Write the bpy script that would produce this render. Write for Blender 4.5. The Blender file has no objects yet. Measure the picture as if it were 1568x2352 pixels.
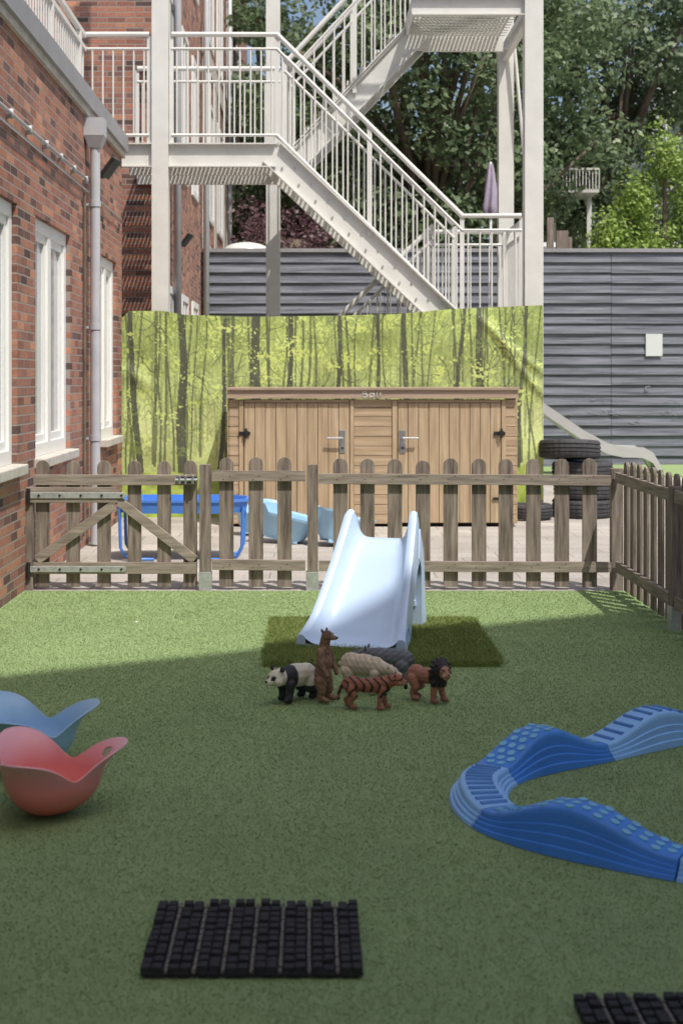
import bpy, math, random
import numpy as np
from mathutils import Vector, Matrix
random.seed(7); rng=np.random.default_rng(7)
S=bpy.context.scene
S.view_settings.view_transform='Standard'
try: S.view_settings.look='None'
except: pass
S.view_settings.exposure=0
F=3267.0; CH=1.43
def PX(p,d): return (p-715)*d/F       # surveyed metres from photograph measurements
def PZ(p,d): return CH-(p-870)*d/F

# ---------------------------------------------------------------- materials
def newmat(name):
    m=bpy.data.materials.new(name); m.use_nodes=True
    nt=m.node_tree; b=nt.nodes['Principled BSDF']; return m,nt,b
def L(nt,a,b): nt.links.new(a,b)
def coords(nt,sc=(1,1,1)):
    t=nt.nodes.new('ShaderNodeTexCoord'); mp=nt.nodes.new('ShaderNodeMapping')
    mp.inputs['Scale'].default_value=sc; L(nt,t.outputs['Object'],mp.inputs['Vector']); return mp.outputs[0]
def noise(nt,vec,scale,detail=4,rough=.6):
    n=nt.nodes.new('ShaderNodeTexNoise'); n.inputs['Scale'].default_value=scale
    n.inputs['Detail'].default_value=detail; n.inputs['Roughness'].default_value=rough
    L(nt,vec,n.inputs['Vector']); return n.outputs['Fac']
def ramp(nt,fac,stops):
    r=nt.nodes.new('ShaderNodeValToRGB'); el=r.color_ramp.elements
    while len(el)<len(stops): el.new(.5)
    for e,(p,c) in zip(el,stops): e.position=p; e.color=(*c,1)
    L(nt,fac,r.inputs[0]); return r.outputs[0]
def mixc(nt,fac,a,b,mode='MIX'):
    n=nt.nodes.new('ShaderNodeMix'); n.data_type='RGBA'; n.blend_type=mode
    for sock,val in ((n.inputs[0],fac),(n.inputs[6],a),(n.inputs[7],b)):
        if hasattr(val,'links'): L(nt,val,sock)
        else: sock.default_value = val if not isinstance(val,tuple) else (*val,1)
    return n.outputs[2]
def bump(nt,b,h,strength,dist=.01):
    n=nt.nodes.new('ShaderNodeBump'); n.inputs['Strength'].default_value=strength
    n.inputs['Distance'].default_value=dist; L(nt,h,n.inputs['Height']); L(nt,n.outputs[0],b.inputs['Normal'])
def M(name,c,var=.15,scale=8,rough=.6,bmp=0,bs=60,metal=0,sc=(1,1,1),c2=None,spec=.5):
    m,nt,b=newmat(name); v=coords(nt,sc); n=noise(nt,v,scale)
    a=tuple(x*(1-var) for x in c); d=c2 if c2 else tuple(min(1,x*(1+var)) for x in c)
    L(nt,ramp(nt,n,[(.3,a),(.7,d)]),b.inputs['Base Color'])
    b.inputs['Roughness'].default_value=rough; b.inputs['Metallic'].default_value=metal
    b.inputs['Specular IOR Level'].default_value=spec
    if bmp: bump(nt,b,noise(nt,v,bs),bmp,.005)
    return m
def brickmat(name,axis,cols,bw=.215,rh=.0625,mortar=(.30,.265,.235)):
    m,nt,b=newmat(name); t=nt.nodes.new('ShaderNodeTexCoord')
    s=nt.nodes.new('ShaderNodeSeparateXYZ'); c=nt.nodes.new('ShaderNodeCombineXYZ')
    L(nt,t.outputs['Object'],s.inputs[0])
    L(nt,s.outputs['Y' if axis=='x' else 'X'],c.inputs[0])
    L(nt,s.outputs['Z' if axis in 'xy' else 'Y'],c.inputs[1])
    k=nt.nodes.new('ShaderNodeTexBrick'); L(nt,c.outputs[0],k.inputs['Vector'])
    k.inputs['Color1'].default_value=(0,0,0,1); k.inputs['Color2'].default_value=(1,1,1,1)
    k.inputs['Mortar'].default_value=(.5,.5,.5,1)
    k.inputs['Scale'].default_value=1; k.inputs['Brick Width'].default_value=bw; k.inputs['Row Height'].default_value=rh
    k.inputs['Mortar Size'].default_value=.006 if axis!='z' else .004
    k.inputs['Mortar Smooth'].default_value=.2; k.inputs['Bias'].default_value=0
    cr=ramp(nt,k.outputs['Color'],[(i/(len(cols)-1),x) for i,x in enumerate(cols)])
    n=noise(nt,t.outputs['Object'],1.3,5); n2=noise(nt,t.outputs['Object'],40,3)
    cr=mixc(nt,.4,cr,ramp(nt,n,[(.3,(.5,.5,.5)),(.7,(1.3,1.3,1.3))]),'MULTIPLY')
    cr=mixc(nt,.5,cr,ramp(nt,n2,[(.3,(.6,.6,.6)),(.7,(1.4,1.4,1.4))]),'MULTIPLY')
    L(nt,mixc(nt,k.outputs['Fac'],cr,mortar),b.inputs['Base Color'])
    b.inputs['Roughness'].default_value=.85; b.inputs['Specular IOR Level'].default_value=.25
    inv=nt.nodes.new('ShaderNodeMath'); inv.operation='SUBTRACT'; inv.inputs[0].default_value=1; L(nt,k.outputs['Fac'],inv.inputs[1])
    bump(nt,b,inv.outputs[0],.6,.006)
    return m
BC=[(.09,.065,.062),(.27,.125,.095),(.42,.19,.125),(.28,.14,.115),(.50,.245,.155),(.16,.10,.098)]
m_brx=brickmat('brick_x','x',BC); m_bry=brickmat('brick_y','y',BC)
m_pave=brickmat('paving','z',[(.36,.33,.30),(.42,.39,.355),(.39,.36,.325),(.46,.43,.39)],bw=.6,rh=.3,mortar=(.20,.18,.155))
m_white=M('white_paint',(.62,.61,.58),.06,3,.45)
m_steel=M('stair_paint',(.65,.645,.61),.07,4,.5)
m_frame=M('window_paint',(.80,.80,.78),.03,3,.4)
m_conc=M('concrete',(.50,.47,.42),.15,9,.85,.2)
m_cop=M('metal_coping',(.30,.30,.32),.1,3,.45,metal=.2)
m_zinc=M('zinc_pipe',(.46,.47,.50),.08,6,.5,metal=.1)
m_glass=M('window_glass',(.42,.44,.45),.1,1.5,.08,spec=.9)
m_dglass=M('dark_glass',(.04,.045,.05),.2,1,.06,spec=1)
m_black=M('black_metal',(.02,.02,.022),.2,20,.4)
m_galv=M('galvanised',(.46,.48,.47),.2,30,.45,metal=.5)
m_chrome=M('steel_handle',(.5,.51,.52),.1,30,.3,metal=.8)
m_wv=M('weathered_wood_v',(.19,.15,.125),.45,1,.85,.5,60,sc=(45,45,3.5),c2=(.35,.295,.25),spec=.2)
m_wh=M('weathered_wood_h',(.26,.215,.18),.35,1,.85,.5,60,sc=(3.5,45,45),c2=(.40,.345,.29),spec=.2)
m_wy=M('weathered_wood_y',(.24,.20,.165),.35,1,.85,.5,60,sc=(45,3.5,45),c2=(.38,.33,.27),spec=.2)
m_shv=M('shed_wood_v',(.40,.29,.18),.2,1,.7,.2,60,sc=(26,26,1.6),c2=(.53,.41,.27),spec=.25)
m_shh=M('shed_wood_h',(.40,.29,.18),.2,1,.7,.2,60,sc=(1.6,26,26),c2=(.52,.40,.27),spec=.25)
m_shr=M('shed_roof_wood',(.36,.26,.19),.2,1,.7,.2,60,sc=(2,26,26),c2=(.46,.35,.26))
m_dark=M('dark_gap',(.03,.022,.015),.2,10,.9)
m_chalk=M('chalk',(.7,.7,.68),.05,50,.9)
m_smudge=M('chalk_smudge',(.27,.28,.30),.15,30,.9)
m_lblue=M('pale_blue_plastic',(.50,.64,.84),.03,3,.34)
m_blue=M('blue_plastic',(.07,.22,.64),.08,6,.35)
m_mblue=M('tub_blue_plastic',(.33,.55,.76),.08,6,.4)
m_tyre=M('tyre_rubber',(.045,.045,.05),.3,12,.75,.3,90)
m_matb=M('mat_rubber',(.018,.018,.022),.4,60,.8,.6,200)
m_mats=M('mat_slat',(.17,.155,.135),.6,120,.9)
m_bark=M('bark',(.15,.12,.09),.4,3,.9,.5,20)

def turfmat(name,a,b_,d,tl=0):
    m,nt,b=newmat(name); t=nt.nodes.new('ShaderNodeTexCoord'); v=t.outputs['Object']
    c=ramp(nt,noise(nt,v,420,1),[(.3,a),(.5,b_),(.7,d)])
    c=mixc(nt,.55,c,ramp(nt,noise(nt,v,1.3,6,.65),[(.25,(.76,.78,.76)),(.75,(1.14,1.12,1.08))]),'MULTIPLY')
    c=mixc(nt,.3,c,ramp(nt,noise(nt,v,12,4,.7),[(.3,(.8,.8,.77)),(.7,(1.12,1.12,1.12))]),'MULTIPLY')
    L(nt,c,b.inputs['Base Color']); b.inputs['Roughness'].default_value=.75; b.inputs['Specular IOR Level'].default_value=.25
    if tl:
        tr=nt.nodes.new('ShaderNodeBsdfTranslucent'); L(nt,c,tr.inputs['Color'])
        ms=nt.nodes.new('ShaderNodeMixShader'); ms.inputs[0].default_value=tl
        L(nt,b.outputs[0],ms.inputs[1]); L(nt,tr.outputs[0],ms.inputs[2]); L(nt,ms.outputs[0],nt.nodes['Material Output'].inputs['Surface'])
    return m
m_turf=turfmat('turf',(.215,.30,.135),(.265,.36,.165),(.32,.42,.21))
m_blade=turfmat('turf_blade',(.25,.34,.155),(.31,.41,.19),(.37,.47,.24),.35)
m_rug=turfmat('turf_rug',(.13,.18,.045),(.22,.28,.08),(.31,.37,.13),.2)
def leafmat(name,a,b_,d,cs=.9):
    m,nt,b=newmat(name); t=nt.nodes.new('ShaderNodeTexCoord'); v=t.outputs['Object']
    c=ramp(nt,noise(nt,v,cs,3),[(.3,a),(.5,b_),(.72,d)])
    c=mixc(nt,.5,c,ramp(nt,noise(nt,v,9,2),[(.3,(.6,.6,.6)),(.7,(1.35,1.35,1.35))]),'MULTIPLY')
    L(nt,c,b.inputs['Base Color']); b.inputs['Roughness'].default_value=.5
    tr=nt.nodes.new('ShaderNodeBsdfTranslucent'); L(nt,c,tr.inputs['Color'])
    ms=nt.nodes.new('ShaderNodeMixShader'); ms.inputs[0].default_value=.4
    L(nt,b.outputs[0],ms.inputs[1]); L(nt,tr.outputs[0],ms.inputs[2])
    L(nt,ms.outputs[0],nt.nodes['Material Output'].inputs['Surface']); return m
m_leaf=leafmat('leaf_green',(.10,.155,.075),(.17,.24,.12),(.27,.34,.18))
m_leaf2=leafmat('leaf_dark',(.09,.135,.075),(.15,.205,.11),(.22,.29,.16))
m_con=leafmat('conifer_leaf',(.15,.25,.04),(.28,.40,.09),(.40,.51,.14),2)
m_red=leafmat('copper_leaf',(.09,.045,.06),(.15,.08,.095),(.22,.14,.15),2)
def vcol(name,rough=.6,bmp=0,bs=80,spec=.4):
    m,nt,b=newmat(name); a=nt.nodes.new('ShaderNodeVertexColor'); a.layer_name='Col'
    v=coords(nt); c=mixc(nt,.35,a.outputs[0],ramp(nt,noise(nt,v,60),[(.3,(.6,.6,.6)),(.7,(1.2,1.2,1.2))]),'MULTIPLY')
    L(nt,c,b.inputs['Base Color']); b.inputs['Roughness'].default_value=rough; b.inputs['Specular IOR Level'].default_value=spec
    if bmp: bump(nt,b,noise(nt,v,bs),bmp,.004)
    return m

# ---------------------------------------------------------------- mesh builder
class MB:
    def __init__(s): s.v=[];s.f=[];s.m=[]
    def add(s,vs,fs,mi=0):
        o=len(s.v); s.v+= [tuple(p) for p in vs]; s.f+=[tuple(i+o for i in f) for f in fs]; s.m+=[mi]*len(fs)
    def box(s,x0,x1,y0,y1,z0,z1,mi=0):
        s.add([(x0,y0,z0),(x1,y0,z0),(x1,y1,z0),(x0,y1,z0),(x0,y0,z1),(x1,y0,z1),(x1,y1,z1),(x0,y1,z1)],
              [(0,3,2,1),(4,5,6,7),(0,1,5,4),(1,2,6,5),(2,3,7,6),(3,0,4,7)],mi)
    def beam(s,p,q,w,h,mi=0,up=(0,0,1)):
        p=Vector(p);q=Vector(q);d=(q-p).normalized();u=Vector(up)
        sd=d.cross(u)
        if sd.length<1e-4: sd=d.cross(Vector((0,1,0)))
        sd.normalize(); u=sd.cross(d).normalized(); a=sd*w/2;b=u*h/2
        s.add([p-a-b,p+a-b,p+a+b,p-a+b,q-a-b,q+a-b,q+a+b,q-a+b],
              [(0,1,2,3),(7,6,5,4),(0,4,5,1),(1,5,6,2),(2,6,7,3),(3,7,4,0)],mi)
    def tube(s,pts,r,mi=0,n=8,cap=True):
        pts=[Vector(p) for p in pts]; rs=r if isinstance(r,(list,tuple)) else [r]*len(pts)
        vs=[];fs=[];pu=None
        for i,p in enumerate(pts):
            d=(pts[min(i+1,len(pts)-1)]-pts[max(i-1,0)]).normalized()
            if pu is None:
                pu=Vector((0,0,1)) if abs(d.z)<.9 else Vector((0,1,0))
            a=d.cross(pu).normalized(); b=a.cross(d).normalized(); pu=b
            for k in range(n):
                t=2*math.pi*k/n; vs.append(p+(a*math.cos(t)+b*math.sin(t))*rs[i])
        for i in range(len(pts)-1):
            for k in range(n):
                fs.append((i*n+k,i*n+(k+1)%n,(i+1)*n+(k+1)%n,(i+1)*n+k))
        if cap: fs.append(tuple(range(n))[::-1]); fs.append(tuple((len(pts)-1)*n+k for k in range(n)))
        s.add(vs,fs,mi)
    def prism(s,poly,ex,mi=0):
        n=len(poly); ex=Vector(ex); a=[Vector(p) for p in poly]
        s.add(a+[p+ex for p in a],[tuple(range(n))[::-1],tuple(range(n,2*n))]+[(i,(i+1)%n,(i+1)%n+n,i+n) for i in range(n)],mi)
    def ell(s,c,r,mi=0,n=12,rot=None):
        c=Vector(c); r=(r,r,r) if not isinstance(r,(tuple,list)) else r; vs=[];fs=[];h=n//2
        for i in range(h+1):
            for k in range(n):
                a=math.pi*i/h; t=2*math.pi*k/n
                p=Vector((r[0]*math.sin(a)*math.cos(t),r[1]*math.sin(a)*math.sin(t),r[2]*math.cos(a)))
                if rot: p=rot@p
                vs.append(c+p)
        for i in range(h):
            for k in range(n): fs.append((i*n+k,(i+1)*n+k,(i+1)*n+(k+1)%n,i*n+(k+1)%n))
        s.add(vs,fs,mi)
    def cap(s,p,r1,q,r2,mi=0,n=14):
        p=Vector(p);q=Vector(q);d=(q-p).normalized()
        pts=[];rs=[]
        for a in (-88,-60,-30): pts.append(p+d*r1*math.sin(math.radians(a))); rs.append(r1*math.cos(math.radians(a)))
        for a in (0,): pts+= [p,q]; rs+=[r1,r2]
        for a in (30,60,88): pts.append(q+d*r2*math.sin(math.radians(a))); rs.append(r2*math.cos(math.radians(a)))
        s.tube(pts,rs,mi,n)
    def grid(s,fn,nu,nv,mi=0,closev=False,mif=None):
        vs=[fn(i/nu,j/nv) for i in range(nu+1) for j in range(nv+(0 if closev else 1))]
        w=nv if closev else nv+1
        o=len(s.v); s.v+=[tuple(p) for p in vs]
        for i in range(nu):
            for j in range(nv):
                s.f.append((o+i*w+j,o+i*w+(j+1)%w,o+(i+1)*w+(j+1)%w,o+(i+1)*w+j)); s.m.append(mi if mif is None else mif(i,j))
    def obj(s,name,mats,smooth=False,bevel=0,parent=None,loc=None,auto=None):
        me=bpy.data.meshes.new(name); me.from_pydata(s.v,[],s.f)
        for m in mats: me.materials.append(m)
        me.polygons.foreach_set('material_index',s.m)
        if smooth or auto: me.polygons.foreach_set('use_smooth',[True]*len(s.f))
        me.update(); o=bpy.data.objects.new(name,me); S.collection.objects.link(o)
        import bmesh
        bm=bmesh.new(); bm.from_mesh(me); bmesh.ops.recalc_face_normals(bm,faces=bm.faces); bm.to_mesh(me); bm.free()
        if auto:
            try: me.set_sharp_from_angle(angle=math.radians(auto))
            except Exception: pass
        if bevel:
            b=o.modifiers.new('b','BEVEL'); b.width=bevel; b.segments=2; b.limit_method='ANGLE'
        if parent: o.parent=parent
        if loc: o.location=loc
        return o
def empty(name,loc=(0,0,0)):
    e=bpy.data.objects.new(name,None); e.location=loc; S.collection.objects.link(e); return e
def tris(name,V,nper,mat,parent=None):
    n=len(V)//nper; me=bpy.data.meshes.new(name)
    me.vertices.add(len(V)); me.vertices.foreach_set('co',V.astype(np.float32).ravel())
    me.loops.add(n*nper); me.loops.foreach_set('vertex_index',np.arange(n*nper,dtype=np.int32))
    me.polygons.add(n); me.polygons.foreach_set('loop_start',np.arange(0,n*nper,nper,dtype=np.int32))
    me.materials.append(mat); me.update(); me.validate()
    o=bpy.data.objects.new(name,me); S.collection.objects.link(o)
    if parent: o.parent=parent
    return o

# ---------------------------------------------------------------- ground
g=MB(); g.box(-300,300,-60,600,-.3,-.012); g.obj('ground',[M('soil',(.26,.25,.21),.2,2,.9)])
g=MB(); g.box(-8,12,9.56,20.6,-.2,0); g.obj('patio_paving',[m_pave])
g=MB(); g.box(4.5,12,20.6,23.2,-.2,.03); g.box(-1.75,4.5,20.6,23.2,-.2,.001); g.obj('far_turf',[m_turf])
at=MB(); at.box(-1.93,2.15,-1.5,9.56,-.2,.004); at=at.obj('artificial_turf',[m_turf])
g=MB(); g.box(2.15,8,-1.5,9.56,-.2,.0); g.obj('side_paving',[m_pave])
def blades(name,n,x0,x1,y0,y1,z,mat,h=(.010,.02),w=.0022,parent=None,bias=1.0):
    x=rng.uniform(x0,x1,n); y=y0+(y1-y0)*rng.uniform(0,1,n)**bias
    a=rng.uniform(0,6.283,n); hh=rng.uniform(*h,n); la=rng.uniform(0,6.283,n); l=rng.uniform(.4,1.6,n)*hh
    ww=w*rng.uniform(.7,1.4,n)*(1+ (y-3)/8)
    V=np.zeros((n,3,3)); V[:,0]=np.c_[x-np.cos(a)*ww,y-np.sin(a)*ww,np.full(n,z)]
    V[:,1]=np.c_[x+np.cos(a)*ww,y+np.sin(a)*ww,np.full(n,z)]
    V[:,2]=np.c_[x+np.cos(la)*l,y+np.sin(la)*l,z+hh]
    return tris(name,V.reshape(-1,3),3,mat,parent)
blades('grass_blades',420000,-1.92,2.13,2.7,9.55,.004,m_blade,(.004,.009),.0014,parent=at,bias=1.3)
rg=MB(); rg.prism([(-.237,7.03,.004),(.93,7.03,.004),(.972,8.35,.004),(-.243,8.35,.004)],(0,0,.018)); ro=rg.obj('turf_rug',[m_rug])
blades('rug_fibres',70000,-.24,.95,7.025,8.35,.02,m_rug,(.014,.028),.0020,parent=ro)

# ---------------------------------------------------------------- left brick building
WX=-1.93
lb=empty('brick_building')
w=MB()
w.box(WX-.3,WX,-2,14.5,0,.80); w.box(WX-.3,WX,-2,14.5,2.58,3.68)
ops=[(3.2,5.0),(5.6,7.1),(7.6,9.34),(9.96,11.4),(13.05,14.1)]
ys=-2
for a,b in ops: w.box(WX-.3,WX,ys,a,.80,2.58); ys=b
w.box(WX-.3,WX,ys,14.5,.80,2.58)
w.obj('walls',[m_brx],parent=lb)
w=MB(); w.box(-7,WX-.3,14.2,14.5,0,3.68,1); w.obj('end_wall',[m_brx,m_bry],parent=lb)
w=MB(); w.box(-7,WX+.06,-2,14.56,3.74,3.90); w.box(-7,WX+.03,-2,14.53,3.68,3.74,1); w.obj('roof_coping',[m_cop,m_conc],parent=lb)
w=MB()
for a,b in ops: w.box(WX-.2,WX+.07,a-.03,b+.03,.80,.87)
w.obj('window_sills',[m_conc],parent=lb,bevel=.008)
for a,b in ops:
    w=MB(); x1=WX-.035; x0=x1-.07; z0=.872;z1=2.578
    w.box(x0,x1,a+.002,a+.09,z0,z1);w.box(x0,x1,b-.09,b-.002,z0,z1);w.box(x0,x1,a+.09,b-.09,z1-.09,z1);w.box(x0,x1,a+.09,b-.09,z0,z0+.09)
    mid=(a+b)/2; w.box(x0,x1,mid-.06,mid+.06,z0+.09,z1-.09)
    for p,q in ((a+.09,mid-.06),(mid+.06,b-.09)):
        x2=x1-.018
        w.box(x0,x2,p,p+.06,z0+.09,z1-.09);w.box(x0,x2,q-.06,q,z0+.09,z1-.09);w.box(x0,x2,p+.06,q-.06,z0+.09,z0+.15);w.box(x0,x2,p+.06,q-.06,z1-.15,z1-.09)
        w.box(x0+.02,x0+.03,p+.06,q-.06,z0+.15,z1-.15,1)
    w.obj('window',[m_frame,m_glass],parent=lb)
w=MB(); rx=-2.36
for z in (5.0,4.86): w.beam((rx,2,z),(rx,14.8,z),.045,.045)
w.beam((rx,2,4.0),(rx,14.8,4.0),.03,.03)
for i in range(107): w.beam((rx,2+i*.12,4.02),(rx,2+i*.12,4.83),.014,.014)
for i in range(9): w.beam((rx+.002,2.06+i*1.55,3.9),(rx+.002,2.06+i*1.55,4.97),.05,.05)
w.obj('roof_railing',[m_steel],parent=lb)
w=MB(); w.tube([(WX+.03,4,3.1),(WX+.03,12.1,3.12)],.012,0); w.tube([(WX+.03,4,3.02),(WX+.03,14.3,3.02)],.006,0)
for i in range(14): w.box(WX,WX+.045,4.2+i*.6,4.22+i*.6,3.08,3.14)
w.obj('wall_conduit',[m_zinc],smooth=True,parent=lb)
w=MB(); yy=12.16; xx=WX+.085
w.tube([(xx,yy,0.02),(xx,yy,3.45)],.043,0,16)
for z in (.9,1.85,2.9): w.tube([(xx,yy,z),(xx,yy,z+.05)],.05,0,16); w.box(WX,xx,yy-.01,yy+.01,z+.01,z+.03)
w.add([(xx-.05,yy-.05,3.40),(xx+.05,yy-.05,3.40),(xx+.05,yy+.05,3.40),(xx-.05,yy+.05,3.40),(xx-.085,yy-.09,3.5),(xx+.085,yy-.09,3.5),(xx+.085,yy+.09,3.5),(xx-.085,yy+.09,3.5)],[(0,3,2,1),(0,1,5,4),(1,2,6,5),(2,3,7,6),(3,0,4,7)],0)
w.box(xx-.085,xx+.085,yy-.09,yy+.09,3.5,3.65)
w.tube([(WX+.02,12.0,0.1),(WX+.02,12.0,3.0)],.012,1,8)
w.obj('drain_pipe',[m_zinc,m_bark],auto=40)
def lamp(name,x,y,z):
    w=MB(); w.box(x,x+.06,y-.03,y+.03,z-.03,z+.03); w.beam((x+.05,y,z-.02),(x+.17,y-.02,z+.14),.2,.04,0,(0,0,1)); w.obj(name,[m_black],bevel=.005)
lamp('flood_light',WX,12.9,3.28); lamp('flood_light',-1.8,19.3,3.25)

# ---------------------------------------------------------------- taller brick building behind
tb=empty('tall_brick_building')
w=MB(); w.box(-9,-1.8,16.5,16.8,0,13); w.obj('front_wall',[m_bry],parent=tb)
FX=-1.8
w=MB(); w.box(FX-.3,FX-.003,16.8,40,0,13)
w.obj('side_wall',[m_brx],parent=tb)
w=MB()
for k,(a,b) in enumerate([(17.4,18.6),(19.6,20.6),(21.4,22.4),(24.4,26),(27,28.6),(30,32),(34,36)]):
    for z0,z1 in ((.9,2.6),(4.2,6.3),(7.3,9.4)):
        if z0<1 and b>23: continue
        t=.09
        w.box(FX-.05,FX+.03,a,a+t,z0,z1,0);w.box(FX-.05,FX+.03,b-t,b,z0,z1,0);w.box(FX-.05,FX+.03,a+t,b-t,z0,z0+t,0);w.box(FX-.05,FX+.03,a+t,b-t,z1-t,z1,0)
        w.box(FX-.05,FX+.005,a+t,b-t,z0+t,z1-t,1); w.box(FX-.04,FX+.02,(a+b)/2-.03,(a+b)/2+.03,z0+t,z1-t,0)
w.obj('side_windows',[m_frame,m_dglass],parent=tb)
w=MB()
for z in (3.4,6.8): w.box(FX,FX+.03,23.4,40,z,z+.35)
for a in (23.5,26.3,29.0,32.6): w.box(FX+.001,FX+.025,a,a+.5,3.75,6.8)
w.obj('string_course',[m_conc],parent=tb)
w=MB()
for y in (18.2,23.2,29.8): w.tube([(FX+.09,y,0),(FX+.09,y,13)],.05,0,10)
w.obj('wall_pipes',[m_zinc],smooth=True,parent=tb)
w=MB(); w.box(-9,FX-.31,16.81,40,12.6,13); w.obj('roof',[m_cop],parent=tb)

# ---------------------------------------------------------------- building behind camera (casts the big shade)
dv=Vector((.872,.489,0)); nrm=Vector((.489,-.872,0))
H=15.0; P0=Vector((-1.2+.3333*H,6.97-.4762*H,0))
hb=MB(); A=P0-dv*3.4; B=P0+dv*6.0
hb.prism([A,B,B+nrm*8,A+nrm*8],(0,0,H-.3),0)
hb.prism([p+Vector((0,0,H-.298)) for p in (A-nrm*.02,B-nrm*.02,B+nrm*8,A+nrm*8)],(0,0,.298),1)
for fl in range(5):
    for k in range(3):
        c=A+dv*(1.7+k*2.9)-nrm*.03; z=.9+fl*2.9
        a=c-dv*.7; b=c+dv*.7
        hb.prism([a+Vector((0,0,z)),b+Vector((0,0,z)),b+nrm*.06+Vector((0,0,z)),a+nrm*.06+Vector((0,0,z))],(0,0,1.6),2)
        a=c-dv*.62-nrm*.01; b=c+dv*.62-nrm*.01
        hb.prism([a+Vector((0,0,z+.08)),b+Vector((0,0,z+.08)),b+nrm*.06+Vector((0,0,z+.08)),a+nrm*.06+Vector((0,0,z+.08))],(0,0,1.44),3)
hb.obj('apartment_block',[m_conc,m_cop,m_frame,m_dglass])

# ---------------------------------------------------------------- dark timber wall
w=MB(); d=23.3; wx0=-1.8; wx1=14; n=21; ph=3.5/n
for i in range(n):
    z=i*ph; seg=[wx0,1.2,4.9,8.6,wx1]
    for a,b in zip(seg[:-1],seg[1:]):
        j=random.uniform(-.006,.006); jz=random.uniform(-.008,.008)
        w.add([(a,d-.05+j,z+jz),(b-.008,d-.05+j,z-jz),(b-.008,d-.012,z+ph+.01),(a,d-.012,z+ph+.01),(a,d,z+jz),(b-.008,d,z-jz)],[(0,1,2,3),(0,4,5,1)],0)
w.box(wx0,wx1,d,d+.1,0,3.48,1); w.box(wx0,wx1,d-.07,d+.15,3.5,3.56,2)
m_slate=M('grey_stained_timber',(.115,.125,.155),.35,1,.7,.5,40,sc=(1.2,20,26),c2=(.22,.235,.275),spec=.35)
w.obj('timber_wall',[m_slate,m_dark,m_cop])
w=MB(); w.box(PX(1480,d),PX(1518,d),d-.066,d-.062,PZ(818,d),PZ(767,d)); w.obj('paper_notice',[M('paper',(.6,.63,.63),.04,5,.8)])
w=MB()
def stroke(pts,dd,r,yo): w.tube([(PX(a,dd),dd-yo,PZ(b,dd)) for a,b in pts],r,0,5)
stroke([(1480,888),(1480,903)],d,.006,.056); stroke([(1480,888),(1490,888)],d,.006,.056); stroke([(1480,895),(1488,895)],d,.006,.056)
for k in range(34):
    x=random.uniform(1290,1550); y=random.choice([922,945,968,952])+random.uniform(-5,5); a=random.uniform(-6,6)
    stroke([(x,y),(x+random.uniform(3,6),y+a*.6),(x+random.uniform(7,13),y+a)],d,random.uniform(.001,.005),.054)
w.obj('chalk_drawing',[m_smudge],smooth=True)

# ---------------------------------------------------------------- steel fire escape
st=MB(); D0=14.85; D1=15.72; D2=16.45
def fp(px,py,dd=D0): return (PX(px,dd),dd,PZ(py,dd))
st.box(PX(350,D0),PX(388,D0),D0-.06,D0+.12,0,9)
st.box(PX(1203,D0),PX(1245,D0),D0-.06,D0+.12,0,9)
st.box(PX(612,17.2),PX(644,17.2),17.0,17.17,0,9)
st.box(PX(1140,17.2),PX(1174,17.2),17.0,17.17,0,9)
def channel(p,q,h,fl=.06):
    p=Vector(p);q=Vector(q); st.beam(p,q,.014,h)
    d=(q-p).normalized(); u=Vector((0,1,0)).cross(d); u=-u if u.z<0 else u
    for s in (1,-1):
        st.beam(p+u*s*(h/2+.001)+Vector((0,-fl/2,0)),q+u*s*(h/2+.001)+Vector((0,-fl/2,0)),fl,.012)
xa=PX(272,D0); xb=PX(640,D0); zd=3.88
channel((xa,D0,zd-.12),(PX(350,D0)-.002,D0,zd-.12),.235); channel((PX(388,D0)+.002,D0,zd-.12),(xb-.03,D0,zd-.12),.235)
st.box(xa,xb-.04,D2,D2+.05,zd-.2,zd); st.box(xa,xb-.04,D1-.01,D1+.02,zd-.2,zd-.06)
st.box(xb-.038,xb-.024,D0+.01,D2,zd-.2,zd-.005)
def grating(x0,x1,y0,y1,z):
    k=int((x1-x0)/.045)
    for i in range(k): x=x0+i*.045; st.box(x,x+.02,y0,y1,z-.035,z)
    k=int((y1-y0)/.12)
    for i in range(1,k): y=y0+i*.12; st.box(x0,x1,y-.02,y+.02,z-.045,z-.036)
grating(xa,xb-.05,D0+.012,D2-.002,zd-.01)
fx0=xb; fx1=PX(1062,D0); z1=2.0
xs=fx0; xe=fx1+.05
for y in (D0+.004,D1):
    st.beam((xs-.07,y,zd-.09),(xe,y,z1-.15),.014,.25)
    for s in (1,-1):
        o=Vector((.7,0,.7))*s*.132; st.beam(Vector((xs-.07,y-.033,zd-.09))+o,Vector((xe,y-.033,z1-.15))+o,.06,.012)
ns=11
for i in range(1,ns):
    z=zd-(zd-z1)*i/ns; x=fx0+(fx1-fx0)*(i-.5)/ns
    for k in range(5): st.box(x-.11+k*.055,x-.09+k*.055,D0+.03,D1-.01,z-.03,z)
    st.box(x-.12,x+.14,D0+.012,D0+.025,z-.04,z+.001); st.box(x+.142,x+.155,D0+.02,D1-.02,z-.045,z)
    for s in (-.05,.08): st.tube([(x+s,D0-.006,z-.08),(x+s,D0-.016,z-.08)],.013,1,6)
lx1=PX(1203,D0)-.002
st.box(fx1,lx1,D0-.02,D0+.0,z1-.22,z1); st.box(fx1,lx1,D2,D2+.03,z1-.22,z1); grating(fx1,lx1,D0+.012,D2-.01,z1-.01)
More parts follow.
